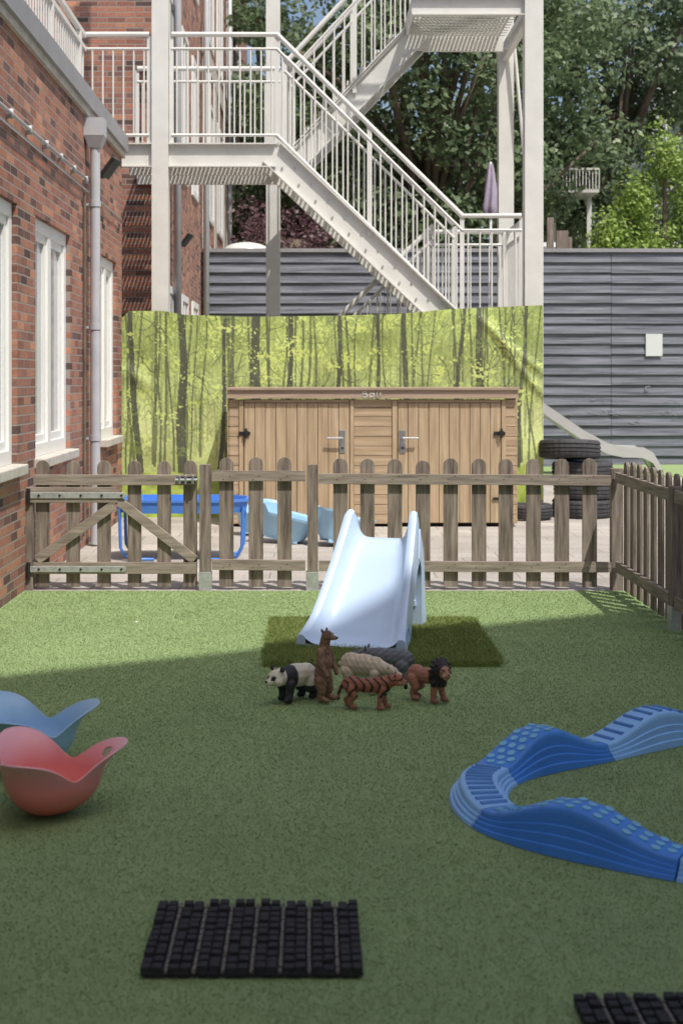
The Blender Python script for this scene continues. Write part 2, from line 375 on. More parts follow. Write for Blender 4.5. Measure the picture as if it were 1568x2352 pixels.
def rail(pts,hand=.028,nb=.115,bot=-1.05,mid=-.15):
    P=[Vector(p) for p in pts]
    st.tube(P,hand,0,10)
    st.tube([p+Vector((0,0,mid)) for p in P],.016,0,8); st.tube([p+Vector((0,0,bot)) for p in P],.018,0,8)
    for c in P: st.beam(c+Vector((0,0,-.02)),c+Vector((0,0,bot-.08)),.045,.012)
    for a,b in zip(P[:-1],P[1:]):
        h=Vector((b.x-a.x,b.y-a.y,0)).length; k=max(1,round(h/nb))
        for i in range(k):
            c=a.lerp(b,(i+.5)/k); st.tube([c+Vector((0,0,mid)),c+Vector((0,0,bot))],.0095,0,6)
        k2=max(1,round(h/.9))
        for i in range(1,k2):
            c=a.lerp(b,i/k2); st.beam(c+Vector((.001,0,-.02)),c+Vector((.001,0,bot-.1)),.05,.014)
hr=5.02
rail([(PX(178,D0),D0-.02,hr),(PX(350,D0)-.03,D0-.02,hr)]); rail([(PX(388,D0)+.03,D0-.021,hr),(PX(636,D0),D0-.021,hr),(PX(1060,D0),D0-.021,3.13),(lx1-.03,D0-.021,3.13)])
rail([(xa,D2+.02,hr),(PX(636,D0)+.0,D2+.02,hr)])
rail([(PX(640,D0)+.05,D1-.05,hr-.05),(PX(1060,D0),D1-.05,3.13)])
rail([(1.35,D2+.01,3.13),(lx1,D2+.01,3.13)]); rail([(lx1+.06,D0+.18,3.13),(lx1+.06,D2+.04,3.13)])
u0=(-.2,3.88); u1=(1.2,5.42)
for y in (D1+.03,D2+.06):
    st.beam((u0[0],y,u0[1]-.06),(u1[0],y,u1[1]-.12),.014,.24)
    for s in (1,-1):
        o=Vector((-.74,0,.67))*s*.127; st.beam(Vector((u0[0],y-.033,u0[1]-.06))+o,Vector((u1[0],y-.033,u1[1]-.12))+o,.06,.012)
for i in range(1,9):
    z=u0[1]+(u1[1]-u0[1])*i/9; x=u0[0]+(u1[0]-u0[0])*(i-.3)/9
    for k in range(5): st.box(x-.11+k*.055,x-.09+k*.055,D1+.045,D2-.01,z-.03,z)
    st.box(x-.14,x-.12,D1+.045,D2-.01,z-.045,z)
rail([(u0[0]-.05,D1+.0,u0[1]+1.08),(u1[0],D1+.0,u1[1]+1.1)]); rail([(u0[0]-.05,D2+.1,u0[1]+1.08),(u1[0],D2+.1,u1[1]+1.1)])
ux0=PX(945,D0); ux1=PX(1203,D0); zu=5.42
channel((ux0,D0,zu-.1),(ux1-.002,D0,zu-.1),.19); st.box(ux0+.02,ux1,D2+.002,D2+.05,zu-.2,zu); st.box(ux0,ux0+.015,D0+.01,D2,zu-.2,zu-.01); st.box(ux1+.05,ux1+.12,D0+.125,16.99,zu-.2,zu-.01)
grating(ux0+.02,ux1,D0+.012,D2-.002,zu-.01)
rail([(ux0,D0-.02,zu+1.13),(ux1-.03,D0-.02,zu+1.13)])
rail([(1.33,D2+.13,3.13),(-.9,D2+.13,.95)],bot=-.9); rail([(1.35,D1+.05,3.13),(-.9,D1+.05,.95)],bot=-.9)
for y in (D1+.09,D2-.09): st.beam((1.4,y,1.85),(-.45,y,.05),.012,.24)
for i in range(1,10): st.box(1.4-i*.19-.1,1.4-i*.19+.12,D1+.10,D2-.10,2-i*.2-.03,2-i*.2)
st.tube([(PX(1180,16.9),16.9,PZ(100,16.9)),(PX(1202,16.9),16.9,PZ(350,16.9))],.02,0,8)
st.tube([(PX(1232,D0),D0+.3,PZ(0,D0)),(PX(1168,D0),D0+.3,PZ(95,D0))],.03,0,8)
st.obj('fire_escape_staircase',[m_steel,m_galv],auto=35)

# ---------------------------------------------------------------- forest banner
BW,BH=700,350
def blurn(w,h,s,seed):
    r=np.random.default_rng(seed).random((h//s+3,w//s+3))
    yy=np.linspace(0,h/s,h);xx=np.linspace(0,w/s,w); y0=yy.astype(int);x0=xx.astype(int);fy=(yy-y0)[:,None];fx=(xx-x0)[None]
    fy=fy*fy*(3-2*fy);fx=fx*fx*(3-2*fx)
    return (r[y0][:,x0]*(1-fy)*(1-fx)+r[y0+1][:,x0]*fy*(1-fx)+r[y0][:,x0+1]*(1-fy)*fx+r[y0+1][:,x0+1]*fy*fx)
hh,ww=BH+1,BW+1
vy=np.linspace(1,0,hh)[:,None]
big=.6*blurn(ww,hh,90,1)+.4*blurn(ww,hh,35,2); fine=.5*blurn(ww,hh,2,4)+.5*blurn(ww,hh,4,5)
up=np.array([.42,.52,.16]);mid=np.array([.66,.73,.33]);low=np.array([.34,.47,.09])
t=np.clip(1-np.abs(vy-.42)*2.4,0,1)[...,None]
base=np.where((vy>.42)[...,None],up,low)*(1-t)+mid*t
img=base*(.62+.6*big)[...,None]*(.74+.46*fine)[...,None]
def trunk(x,w,top,bot,col,lean,alpha=.9,seed=0):
    r=random.Random(seed); ph=r.random()*6; fr=r.uniform(5,12); am=r.uniform(.001,.004)
    for row in range(int(top*hh),int(bot*hh)):
        f=row/hh; cx=(x+lean*(1-f)+am*math.sin(f*fr+ph))*ww; wd=w*ww*(.6+.5*f)/2
        a=max(0,int(cx-wd)); b=min(ww,int(cx+wd)+1)
        if b>a: img[row,a:b]=img[row,a:b]*(1-alpha)+np.array(col)*alpha*(.75+.5*fine[row,a:b])[:,None]
R=random.Random(3)
for i in range(150): trunk(R.random(),R.uniform(.0012,.003),R.uniform(0,.1),R.uniform(.60,.72),(.26,.32,.12),R.uniform(-.03,.03),.6,i)
def branches(n,y0,y1,col,al,ln):
    for i in range(n):
        x=R.random();y=R.uniform(y0,y1);dx=R.choice((-1,1))*R.uniform(.3,1)*ln;n_=50;up_=R.uniform(.03,.14);w_=R.choice((1,1,2))
        for k in range(n_):
            q=k/n_; cx=int((x+dx*q)*ww); cy=int((y-up_*q+.02*math.sin(q*4+i))*hh)
            if 0<=cx<ww-2 and 0<=cy<hh: img[cy,cx:cx+w_]=img[cy,cx:cx+w_]*(1-al)+np.array(col)*al
branches(420,0,.6,(.22,.27,.09),.65,.035)
def leaves(seed,th,col,lo,hi,al=.75):
    f=.5*blurn(ww,hh,3,seed)+.5*blurn(ww,hh,22,seed+50); mk=(f>th)&(vy>lo)&(vy<hi); img[mk]=img[mk]*(1-al)+np.array(col)*al
leaves(60,.70,(.60,.70,.2),.35,1)
for i in range(60): trunk(R.random(),R.uniform(.003,.006),0,R.uniform(.68,.80),(.12,.14,.07),R.uniform(-.04,.04),.88,i+300)
leaves(61,.74,(.58,.69,.18),.4,1)
for x,wd,bt,ln in ((.145,.023,.86,-.0),(.050,.015,.80,-.03),(.32,.028,.74,0),(.385,.013,.8,.02),(.5,.011,.75,.02),(.68,.015,.76,-.01),(.865,.018,.8,-.02),(.93,.010,.8,.03),(.78,.011,.78,.03),(.23,.010,.76,.02),(.60,.009,.74,.01)):
    trunk(x,wd,0,bt,(.075,.08,.06),ln,.94,int(x*1000))
branches(160,0,.5,(.09,.11,.06),.85,.06)
leaves(62,.76,(.64,.74,.24),.45,1,.8); leaves(64,.69,(.22,.29,.08),.3,1,.6)
gz=(vy<.22)*np.ones((hh,ww),bool); gc=(np.array([.46,.60,.10])*(.5+.75*blurn(ww,hh,9,12)*(.6+.7*blurn(ww,hh,60,13)))[...,None]); img[gz]=img[gz]*.35+gc[gz]*.65
bd=14.72; bx0=PX(280,bd); bx1=PX(1245,bd)
verts=np.zeros((hh,ww,3)); U=np.linspace(0,1,ww)[None].repeat(hh,0); Vv=np.linspace(0,1,hh)[:,None].repeat(ww,1)
topz=np.interp(U,[0,.02,.1,.15,.3,.5,.66,.78,.9,1],[2.05,2.13,2.13,2.09,2.07,2.08,2.10,2.15,2.17,2.19])
botz=np.interp(U,[0,.4,.93,1],[-.01,.0,.02,.18])
verts[...,0]=bx0+(bx1-bx0)*U+.01*np.sin(Vv*9)*(U<.05)
verts[...,2]=topz+(botz-topz)*Vv
f1=np.exp(-((Vv-1.9*(U-.82))/.03)**2)*np.clip((U-.82)/.06,0,1)
f2=np.exp(-((Vv-2.9*(U-.86)-.05)/.035)**2)*np.clip((U-.86)/.05,0,1)
f3=np.exp(-((Vv-.30+ (U-.02)*-1.2)/.04)**2)*np.clip((.10-U)/.05,0,1)
wr=.008*np.sin(U*23+3*np.sin(Vv*5))+.010*np.sin(Vv*9+U*14)+.02*blurn(ww,hh,70,21)+.010*blurn(ww,hh,28,22)
verts[...,1]=bd-.03-wr-.022*f1-.022*f2-.02*f3
me=bpy.data.meshes.new('forest_banner'); me.vertices.add(hh*ww); me.vertices.foreach_set('co',verts.astype(np.float32).ravel())
ii=np.arange(hh*ww).reshape(hh,ww); q=np.stack([ii[:-1,:-1],ii[1:,:-1],ii[1:,1:],ii[:-1,1:]],-1).reshape(-1,4)
me.loops.add(q.size); me.loops.foreach_set('vertex_index',q.astype(np.int32).ravel())
me.polygons.add(len(q)); me.polygons.foreach_set('loop_start',np.arange(0,q.size,4,dtype=np.int32)); me.update(); me.validate()
me.polygons.foreach_set('use_smooth',[True]*len(q))
ca=me.color_attributes.new('Col','FLOAT_COLOR','POINT'); ca.data.foreach_set('color',np.concatenate([np.clip(img,0,1),np.ones((hh,ww,1))],-1).astype(np.float32).ravel())
m,nt,b=newmat('printed_canvas'); a=nt.nodes.new('ShaderNodeVertexColor'); a.layer_name='Col'; L(nt,a.outputs[0],b.inputs['Base Color']); b.inputs['Roughness'].default_value=.45
me.materials.append(m); o=bpy.data.objects.new('forest_banner',me); S.collection.objects.link(o)

# ---------------------------------------------------------------- shed
sd=13.74; sh=MB()
X=lambda p:PX(p,sd); Z=lambda p:PZ(p,sd)
x0,x1=X(527),X(1183)
sh.box(x0+.01,x1-.01,sd+.03,sd+.75,0.02,1.22,2)
for (a,b) in ((x0,X(549)),(X(813),X(900)),(X(1161),x1)):
    z=0.03
    while z<1.2: sh.box(a,b,sd+.0,sd+.03,z,min(z+.089,1.23),1); z+=.094
for a,b in ((549,560),(803,813),(900,912),(1150,1161)): sh.box(X(a)+.002,X(b)-.002,sd-.012,sd+.03,.02,1.225,0)
for a,b in ((561,802),(913,1149)):
    n=10; wd=(X(b)-X(a))/n
    for i in range(n): sh.box(X(a)+i*wd+.003,X(a)+(i+1)*wd-.002,sd-.004-.002*(i%2),sd+.029,.04,1.195,0)
    sh.box(X(a),X(b),sd-.006,sd+.03,1.2,1.227,1)
z=.03
while z<1.2: sh.box(x0-.02,x0-.002,sd+.01,sd+.74,z,z+.089,1); sh.box(x1+.002,x1+.02,sd+.01,sd+.74,z,z+.089,1); z+=.094
sh.box(X(523),X(1188),sd-.05,sd-.02,Z(915),Z(896),3); sh.box(X(523)-.01,X(1188)+.01,sd-.07,sd+.8,Z(896)+.001,Z(890),3)
for pc,dr in ((786,-1),(924,1)):
    sh.box(X(pc)-.027,X(pc)+.027,sd-.014,sd-.0065,Z(1040),Z(988),4)
    sh.tube([(X(pc),sd-.012,Z(1006)),(X(pc),sd-.06,Z(1006)),(X(pc)+dr*.15,sd-.06,Z(1006))],.010,4,8)
    sh.tube([(X(pc),sd-.012,Z(1029)),(X(pc),sd-.022,Z(1029))],.012,5,8)
for pc in (563,1147):
    sh.box(X(pc)-.06,X(pc)+.05,sd-.022,sd-.013,Z(1000),Z(991),5); sh.tube([(X(pc)+.01,sd-.04,Z(1006)),(X(pc)+.01,sd-.04,Z(984))],.012,5,8); sh.box(X(pc)-.01,X(pc)+.03,sd-.05,sd-.022,Z(998),Z(989),5)
for pc in (1140,): sh.box(X(pc)-.04,X(pc)+.05,sd-.022,sd-.013,Z(1148),Z(1142),5)
sh.obj('wooden_shed',[m_shv,m_shh,m_dark,m_shr,m_chrome,m_black],bevel=.003)
w=MB(); dd=sd-.052
def st2(pts): w.tube([(X(a),dd,Z(b)) for a,b in pts],.0048,0,5)
st2([(832,912),(832,899),(839,899),(841,902),(838,905),(833,905)]); st2([(838,905),(843,908),(840,912),(832,912)])
st2([(856,904),(850,903),(848,908),(850,912),(855,910)]); st2([(857,902),(858,912)]); st2([(865,897),(864,912)]); st2([(873,897),(872,912)])
w.obj('chalk_lettering',[m_chalk],smooth=True)

# ---------------------------------------------------------------- picket fence
fd=9.63; FXx=lambda p:PX(p,fd); FZ=lambda p:PZ(p,fd)
def picket(mb,cx,wd,top,y0,th=.02,bot=.02,mi=0):
    r=wd/2; pts=[(cx-r,y0,bot),(cx+r,y0,bot)]
    for k in range(0,9):
        t=math.pi*k/8; pts.append((cx+r*math.cos(t),y0,top-r+r*math.sin(t)))
    mb.prism(pts,(0,th,0),mi)
def jit(a): return random.uniform(-a,a)
f=MB()
for c in (521,588,652)+tuple(781+i*63.55 for i in range(10)): picket(f,FXx(c)+jit(.004),.098,FZ(1050)-jit(.008)-(.015 if c>700 else 0),fd+.002)
for a,b in ((487,701),(732,1401)):
    f.beam((FXx(a),fd-.015,FZ(1093 if a<500 else 1099)),(FXx(b),fd-.015,FZ(1093 if a<500 else 1103)),.03,.07,1)
    f.beam((FXx(a),fd-.015,FZ(1296 if a<500 else 1299)),(FXx(b),fd-.015,FZ(1298 if a<500 else 1302)),.03,.07,1)
for a,b in ((459,484),(706,730),(1402,1428)):
    f.box(FXx(a),FXx(b),fd-.03,fd+.045,.10 if a<1000 else .0,FZ(1067 if a<1000 else 1076),0)
for a in (472,717):
    f.box(FXx(a)-.042,FXx(a)+.042,fd-.036,fd+.05,0,.125,2)
for c in (521,588,652)+tuple(781+i*63.55 for i in range(10)):
    for zz in (FZ(1097),FZ(1299)):
        for s in (-.022,.022): f.tube([(FXx(c)+s,fd-.029,zz+s*.5),(FXx(c)+s,fd-.032,zz+s*.5)],.0045,3,6)
f.obj('picket_fence',[m_wv,m_wh,m_galv,m_black],bevel=.003)
gt=MB()
for c in (98,168,239,309,377,437): picket(gt,FXx(c),.092,FZ(1058)+jit(.004),fd+.002)
gt.box(FXx(80),FXx(452),fd-.03,fd,FZ(1114),FZ(1090),1); gt.box(FXx(78),FXx(452),fd-.03,fd,FZ(1317),FZ(1291),1)
gt.box(FXx(66),FXx(272),fd-.0305,fd-.0005,FZ(1154),FZ(1118),1)
gt.beam((FXx(86),fd-.014,FZ(1286)),(FXx(262),fd-.014,FZ(1160)),.026,.065,1); gt.beam((FXx(270),fd-.012,FZ(1148)),(FXx(448),fd-.012,FZ(1286)),.024,.065,1)
gt.box(FXx(55),FXx(77),fd-.02,fd+.06,0,FZ(1120),0)
for zc in (1137,1306):
    gt.box(FXx(72),FXx(285),fd-.037,fd-.0315,FZ(zc+7),FZ(zc-7),2); gt.tube([(FXx(285),fd-.038,FZ(zc)),(FXx(285),fd-.0315,FZ(zc))],.021,2,12)
    for p in (92,140,188,236,281): gt.tube([(FXx(p),fd-.037,FZ(zc)),(FXx(p),fd-.043,FZ(zc))],.009,3,8)
    gt.tube([(FXx(68),fd-.03,FZ(zc+22)),(FXx(68),fd-.03,FZ(zc-16))],.014,3,8)
gt.box(FXx(408),FXx(452),fd-.05,fd-.0305,FZ(1108),FZ(1094),3); gt.tube([(FXx(404),fd-.055,FZ(1101)),(FXx(456),fd-.055,FZ(1101))],.011,4,8)
for p in (414,428,444): gt.tube([(FXx(p),fd-.055,FZ(1110)),(FXx(p),fd-.055,FZ(1090))],.012,4,8)
gt.obj('picket_gate',[m_wv,m_wh,m_galv,m_black,m_chrome],bevel=.003)
sf=MB(); sx=2.075
def spicket(cy,top):
    r=.048; pts=[(sx,cy-r,.02),(sx,cy+r,.02)]
    for k in range(9):
        t=math.pi*k/8; pts.append((sx,cy+r*math.cos(t),top-r+r*math.sin(t)))
    sf.prism(pts,(.02,0,0),0)
y=9.42
while y>4.0:
    if not (8.0<y<8.12): spicket(y,.885+jit(.006))
    y-=.185
for a,b in ((9.58,8.13),(8.03,6.3),(6.2,4.0)):
    sf.beam((sx-.017,a,.765),(sx-.017,b,.765),.03,.07,1); sf.beam((sx-.017,a,.165),(sx-.017,b,.165),.03,.07,1)
for c in (8.08,6.25): sf.box(sx-.04,sx+.05,c-.045,c+.045,.14,.82,0); sf.box(sx-.046,sx+.056,c-.05,c+.05,0,.14,2)
sf.obj('picket_fence',[m_wv,m_wy,m_galv],bevel=.003)

# ---------------------------------------------------------------- tyres
def tyre(mb,c,R,wd,tilt=0,yaw=0):
    rot=Matrix.Rotation(yaw,3,'Z')@Matrix.Rotation(tilt,3,'X')
    prof=[(.60,-.42),(.75,-.5),(.93,-.47),(.985,-.36),(.99,-.26),(.96,-.24),(.96,-.19),(.995,-.17),(1,-.04),(.965,-.03),(.965,.03),(1,.04),(.995,.17),(.96,.19),(.96,.24),(.99,.26),(.985,.36),(.93,.47),(.75,.5),(.60,.42),(.57,.3),(.57,-.3)]
    def fn(u,v):
        k=int(round(v*len(prof)))%len(prof); r,z=prof[k]; a=2*math.pi*u
        g=1
        if r>.98: g=1-.014*(math.sin(a*34)>0)
        p=rot@Vector((R*r*g*math.cos(a),R*r*g*math.sin(a),z*wd)); return p+Vector(c)
    mb.grid(fn,136,len(prof),0,closev=True)
cx=PX(1352,14.4)
for i,(x,y,z,R_,t) in enumerate([(cx,14.75,.10,.315,0),(cx+.01,14.74,.295,.31,.02),(cx-.0,14.76,.485,.315,-.02),(PX(1318,14.4),14.7,.70,.325,.10),(PX(1222,14.2),14.5,.085,.25,0)]):
    w=MB(); tyre(w,(x,y,z),R_,.19 if i<4 else .15,t,i); w.obj('tyre',[m_tyre],auto=40)
w=MB(); md=21.3; path=[(1180,885),(1245,937),(1330,995),(1385,1025),(1420,1033),(1465,1034),(1488,1046),(1502,1070),(1511,1090)]
pp=[(PX(a,md),PZ(b,md)) for a,b in path]
def sl(u,v):
    t=u*(len(pp)-1); i=min(int(t),len(pp)-2); q=t-i; x=pp[i][0]*(1-q)+pp[i+1][0]*q; z=pp[i][1]*(1-q)+pp[i+1][1]*q
    prof=[(-.3,.0),(-.3,.16),(-.27,.16),(-.25,.02),(0,0),(.25,.02),(.27,.16),(.3,.16),(.3,0)]; k=int(round(v*8)); return (x,md+prof[k][0],z-.1+prof[k][1])
w.grid(sl,32,8); w.tube([(pp[2][0],md,0),(pp[2][0],md,pp[2][1]-.1)],.04); w.tube([(pp[0][0],md,0),(pp[0][0],md,pp[0][1]-.1)],.05)
w.obj('metal_slide',[M('stainless',(.68,.69,.68),.05,4,.35,metal=.7)],auto=40)

# ---------------------------------------------------------------- blue water table
w=MB(); td=11.1; tx0=PX(257,td); tx1=PX(572,td); ty0=11.05; ty1=11.62; zt=.485
out=[(tx0,ty0+.15),(tx0+.16,ty0),(tx1-.16,ty0),(tx1,ty0+.15),(tx1,ty1-.15),(tx1-.16,ty1),(tx0+.16,ty1),(tx0,ty1-.15)]
cxm=(tx0+tx1)/2; cym=(ty0+ty1)/2
def ringp(s,z): return [(cxm+(a-cxm)*s,cym+(b-cym)*s,z) for a,b in out]
rings=[ringp(.93,zt-.105),ringp(.97,zt-.02),ringp(1,zt-.02),ringp(1,zt),ringp(.94,zt),ringp(.9,zt-.08)]
vs=[p for r in rings for p in r]; fs=[tuple(range(8))[::-1],tuple(range(40,48))]
for k in range(5):
    for i in range(8): fs.append((k*8+i,k*8+(i+1)%8,(k+1)*8+(i+1)%8,(k+1)*8+i))
w.add(vs,fs,0)
for xl in (tx0+.05,tx1-.05):
    s=1 if xl<cxm else -1
    w.tube([(xl,ty0+.12,zt-.06),(xl+.01*s,ty0+.12,.1),(xl+.05*s,ty0+.13,.03),(xl+.1*s,ty0+.2,.02),(xl+.1*s,ty1-.2,.02),(xl+.05*s,ty1-.13,.03),(xl+.01*s,ty1-.12,.1),(xl,ty1-.12,zt-.06)],.013,0,10)
    w.tube([(xl+.09*s,ty0+.05,zt-.06),(xl+.10*s,ty0+.05,.06),(xl+.16*s,ty0+.05,.02),(xl+.28*s,ty0+.05,.02)],.013,0,10)
w.obj('water_play_table',[m_blue],auto=35)
def tub(x,y,z,yaw,tilt,s=1.0):
    w=MB(); Lh=.24*s; Wh=.16*s
    def fn(u,v):
        a=2*math.pi*v; sq=lambda c:math.copysign(abs(c)**.5,c)
        prof=[(.0,.0),(.70,.0),(.8,.04),(1,.18),(1.08,.19),(1.06,.17),(.96,.17),(.75,.05),(0,.03)]; k=int(round(u*8)); r,h=prof[k]
        return Vector((Lh*r*sq(math.cos(a)),Wh*r*sq(math.sin(a)),h*s+ (.06*s if r>.9 and math.cos(a)>.3 else 0)))
    w.grid(fn,8,28,0,closev=True)
    for sx_ in (-1,1): w.beam((-Lh*.6,sx_*Wh*.55,-.012),(Lh*.6,sx_*Wh*.55,-.012),.03,.03)
    o=w.obj('toddler_rocker_tub',[m_mblue],auto=50); o.location=(x,y,z+.03); o.rotation_euler=(0,tilt,yaw)
tub(PX(652,12.3),12.4,.03,math.radians(165),math.radians(-12),1.05); tub(PX(782,12.3),12.2,.02,math.radians(200),math.radians(-8),1.05); tub(PX(590,12.3),13.0,.02,math.radians(170),0,.9)

# ---------------------------------------------------------------- pale blue toddler slide
so=MB(); bu=Vector((.298,.954,0)); br=Vector((.954,-.298,0)); org=Vector((.205,7.40,.024))
def interp(x,xp,fp_): return float(np.interp(x,xp,fp_))
chT=[-.01,.05,.12,.22,.40,.54,.62,.67,.74]; chZ=[.012,.018,.045,.115,.285,.425,.485,.50,.50]
sdT=[-.01,.05,.14,.25,.40,.52,.60,.645,.68,.71,.74]; sdZ=[.05,.075,.135,.235,.39,.53,.63,.655,.63,.57,.525]
HW=lambda t: .258-.088*max(0,t)/.75 + .012*math.exp(-((t)/.1)**2)
def P(t,x,z): return org+bu*t+br*x+Vector((0,0,z))
def chute(u,v):
    t=-.01+.75*u; c=2*v-1; hw=HW(t)-.02; zc=interp(t,chT,chZ); zs=interp(t,sdT,sdZ)
    return P(t,c*hw,zc+(zs-zc)*abs(c)**7)
so.grid(chute,48,36)
def under(t): return interp(t,[-.01,.20,.24,.33,.45,.55,.62,.68,.74],[0,0,.015,.13,.26,.335,.365,.38,.38])
for s in (-1,1):
    def panel(u,v):
        t=-.01+.75*u; zs=interp(t,sdT,sdZ); zu=under(t)
        prof=[(-.022,0,0),(-.012,.010,0),(.006,.013,0),(.02,.004,0),(.026,-.02,0),(.028,None,.5),(.032,None,1),(-.03,None,1)]
        k=int(round(v*7)); dx,dz,fr=prof[k]; hw=HW(t)
        z= zs+dz if dz is not None else (zs-.02)*(1-fr)+zu*fr
        return P(t,s*(hw+dx),z)
    so.grid(panel,48,7)
    so.add([panel(0,k/7) for k in range(8)],[tuple(range(8))]); so.add([panel(1,k/7) for k in range(8)],[tuple(range(8))])
    pts_out=[(.70,.56),(.735,.515),(.775,.47),(.80,.42),(.825,.30),(.85,.15),(.875,0)]
    pts_in=[(.64,.40),(.66,.39),(.70,.375),(.73,.34),(.745,.26),(.755,.14),(.765,0)]
    poly=pts_out+pts_in[::-1]
    base=[P(t,s*(HW(min(t,.75))+.034),z) for t,z in poly]
    so.prism(base,br*(-s*.06))
so.prism([P(.73,-.15,.50),P(.73,.15,.50),P(.77,.15,.47),P(.77,-.15,.47)],(0,0,-.05))
so.prism([P(.72,-.17,.30),P(.72,.17,.30),P(.83,.17,.30),P(.83,-.17,.30)],(0,0,-.03))
so.prism([P(.73,-.17,.15),P(.73,.17,.15),P(.86,.17,.15),P(.86,-.17,.15)],(0,0,-.03))
so.prism([P(-.011,-.25,0),P(-.011,.25,0),P(.10,.24,0),P(.10,-.24,0)],(0,0,.0119))
ring=[P(.075+.03*math.cos(a),HW(.1)+.034,.075+.035*math.sin(a)) for a in [2*math.pi*k/20 for k in range(21)]]
so.tube(ring,.003,1,5)
o=so.obj('toddler_slide',[m_lblue,m_mblue],auto=40)

# ---------------------------------------------------------------- animals
def animal(name,fn,colf,loc,heading,extra=None,vox=.0028,sm=5,scale=1,rough=.6,bm=.3):
    mb=MB(); fn(mb); o=mb.obj('tmp',[]); r=o.modifiers.new('r','REMESH'); r.mode='VOXEL'; r.voxel_size=vox; r.use_smooth_shade=True
    s=o.modifiers.new('s','SMOOTH'); s.iterations=sm; s.factor=.5
    dg=bpy.context.evaluated_depsgraph_get(); me=bpy.data.meshes.new_from_object(o.evaluated_get(dg)); bpy.data.objects.remove(o)
    me.name=name; n=len(me.vertices); co=np.zeros(n*3,dtype=np.float32); me.vertices.foreach_get('co',co); co=co.reshape(-1,3)
    cols=np.ones((n,4),dtype=np.float32)
    for i in range(n): cols[i,:3]=colf(*co[i])
    ca=me.color_attributes.new('Col','FLOAT_COLOR','POINT'); ca.data.foreach_set('color',cols.ravel())
    me.materials.clear(); me.materials.append(vcol(name+'_paint',rough,bm,140)); me.polygons.foreach_set('use_smooth',[True]*len(me.polygons))
    ob=bpy.data.objects.new(name,me); S.collection.objects.link(ob); ob.location=loc; ob.rotation_euler=(0,0,math.radians(heading)); ob.scale=(scale,)*3
    if extra:
        e=MB(); extra(e); eo=e.obj('eyes_and_nose',[m_black,m_chalk],smooth=True,parent=ob)
    return ob
def legs(m,fx,hx,yw,zb,rt,rf,foot=.02,swing=(0,0,0,0)):
    for i,s in enumerate((1,-1)):
        w_=swing[i]
        m.cap((fx,s*yw,zb),rt*1.15,(fx+w_*.4-.004,s*yw,zb*.52),rt*.82); m.cap((fx+w_*.4-.004,s*yw,zb*.52),rt*.82,(fx+w_,s*yw,rf),rf*.95)
        m.cap((fx+w_-.003,s*yw,rf*.8),rf,(fx+w_+foot,s*yw,rf*.7),rf*.75)
        w_=swing[2+i]
        m.cap((hx,s*yw,zb),rt*1.5,(hx+.014+w_*.3,s*yw,zb*.62),rt*1.15); m.cap((hx+.014+w_*.3,s*yw,zb*.62),rt*1.1,(hx-.012+w_,s*yw,zb*.33),rt*.75)
        m.cap((hx-.012+w_,s*yw,zb*.33),rt*.75,(hx-.004+w_,s*yw,rf),rf*.85); m.cap((hx-.004+w_,s*yw,rf*.8),rf,(hx+w_+foot*.9,s*yw,rf*.7),rf*.75)
def tiger(m):
    m.ell((.055,0,.098),(.05,.030,.037)); m.ell((0,0,.096),(.07,.027,.031)); m.ell((-.06,0,.098),(.05,.029,.036))
    m.cap((.07,0,.108),.030,(.112,0,.122),.024); m.ell((.128,0,.126),(.026,.024,.024)); m.cap((.14,0,.118),.015,(.158,0,.114),.011); m.ell((.145,0,.106),(.016,.011,.007))
    for s in (1,-1): m.ell((.118,s*.019,.147),(.004,.008,.009)); m.ell((.132,s*.016,.112),(.014,.009,.012))
    legs(m,.066,-.07,.019,.085,.0145,.0115,.014,(.012,-.012,-.012,.012))
    m.cap((-.1,0,.105),.0085,(-.118,0,.07),.007); m.cap((-.118,0,.07),.007,(-.122,0,.035),.0065)
def tiger_c(x,y,z):
    st_=math.sin(x*190+3*math.sin(z*60+y*40)+ (2 if y>0 else 0))
    dark=(st_>.5 and z>.05 and x<.105) or (x>.105 and math.sin(z*330+abs(y)*200)>.6 and z>.115) or (x<-.11 and math.sin(z*220)>.3)
    c=(.34,.125,.07) if z>.07 else (.34,.15,.10)
    if x>.14 and z<.118: c=(.44,.25,.17)
    return (.035,.022,.024) if dark else c
def eyes(x,y,z,r,nose,nr):
    def f_(e):
        for s in (1,-1): e.ell((x,s*y,z),r,0,8)
        e.ell(nose,nr,0,8)
    return f_
animal('tiger_figurine',tiger,tiger_c,(.240,6.13,.010),-10,eyes(.149,.010,.131,.0032,(.168,0,.117),(.004,.006,.0045)),scale=1.03)
def panda(m):
    m.ell((.05,0,.105),(.052,.043,.05)); m.ell((0,0,.105),(.075,.05,.054)); m.ell((-.05,0,.100),(.055,.047,.054))
    m.cap((.06,0,.11),.042,(.095,0,.112),.036); m.ell((.118,0,.108),(.037,.040,.036)); m.cap((.14,0,.098),.021,(.158,0,.094),.015)
    for s in (1,-1): m.ell((.110,s*.032,.147),(.009,.014,.014)); m.ell((.125,s*.026,.097),(.022,.018,.02))
    legs(m,.062,-.06,.030,.08,.020,.017,.012,(.012,-.006,-.008,.006)); m.ell((-.107,0,.10),(.012,.012,.012))
def panda_c(x,y,z):
    blk=(.03,.03,.035); wh=(.68,.63,.51)
    if z>.137 and x>.098 and abs(y)>.02: return blk
    if x>.132 and ((abs(y)-.018)**2/.00009+(z-.113)**2/.00011)<1: return blk
    if .028<x<.086: return blk
    if z<.062: return blk
    return wh
animal('panda_figurine',panda,panda_c,(-.065,6.30,.010),222,eyes(.150,.0155,.114,.0038,(.173,0,.100),(.005,.008,.005)),scale=1.02)
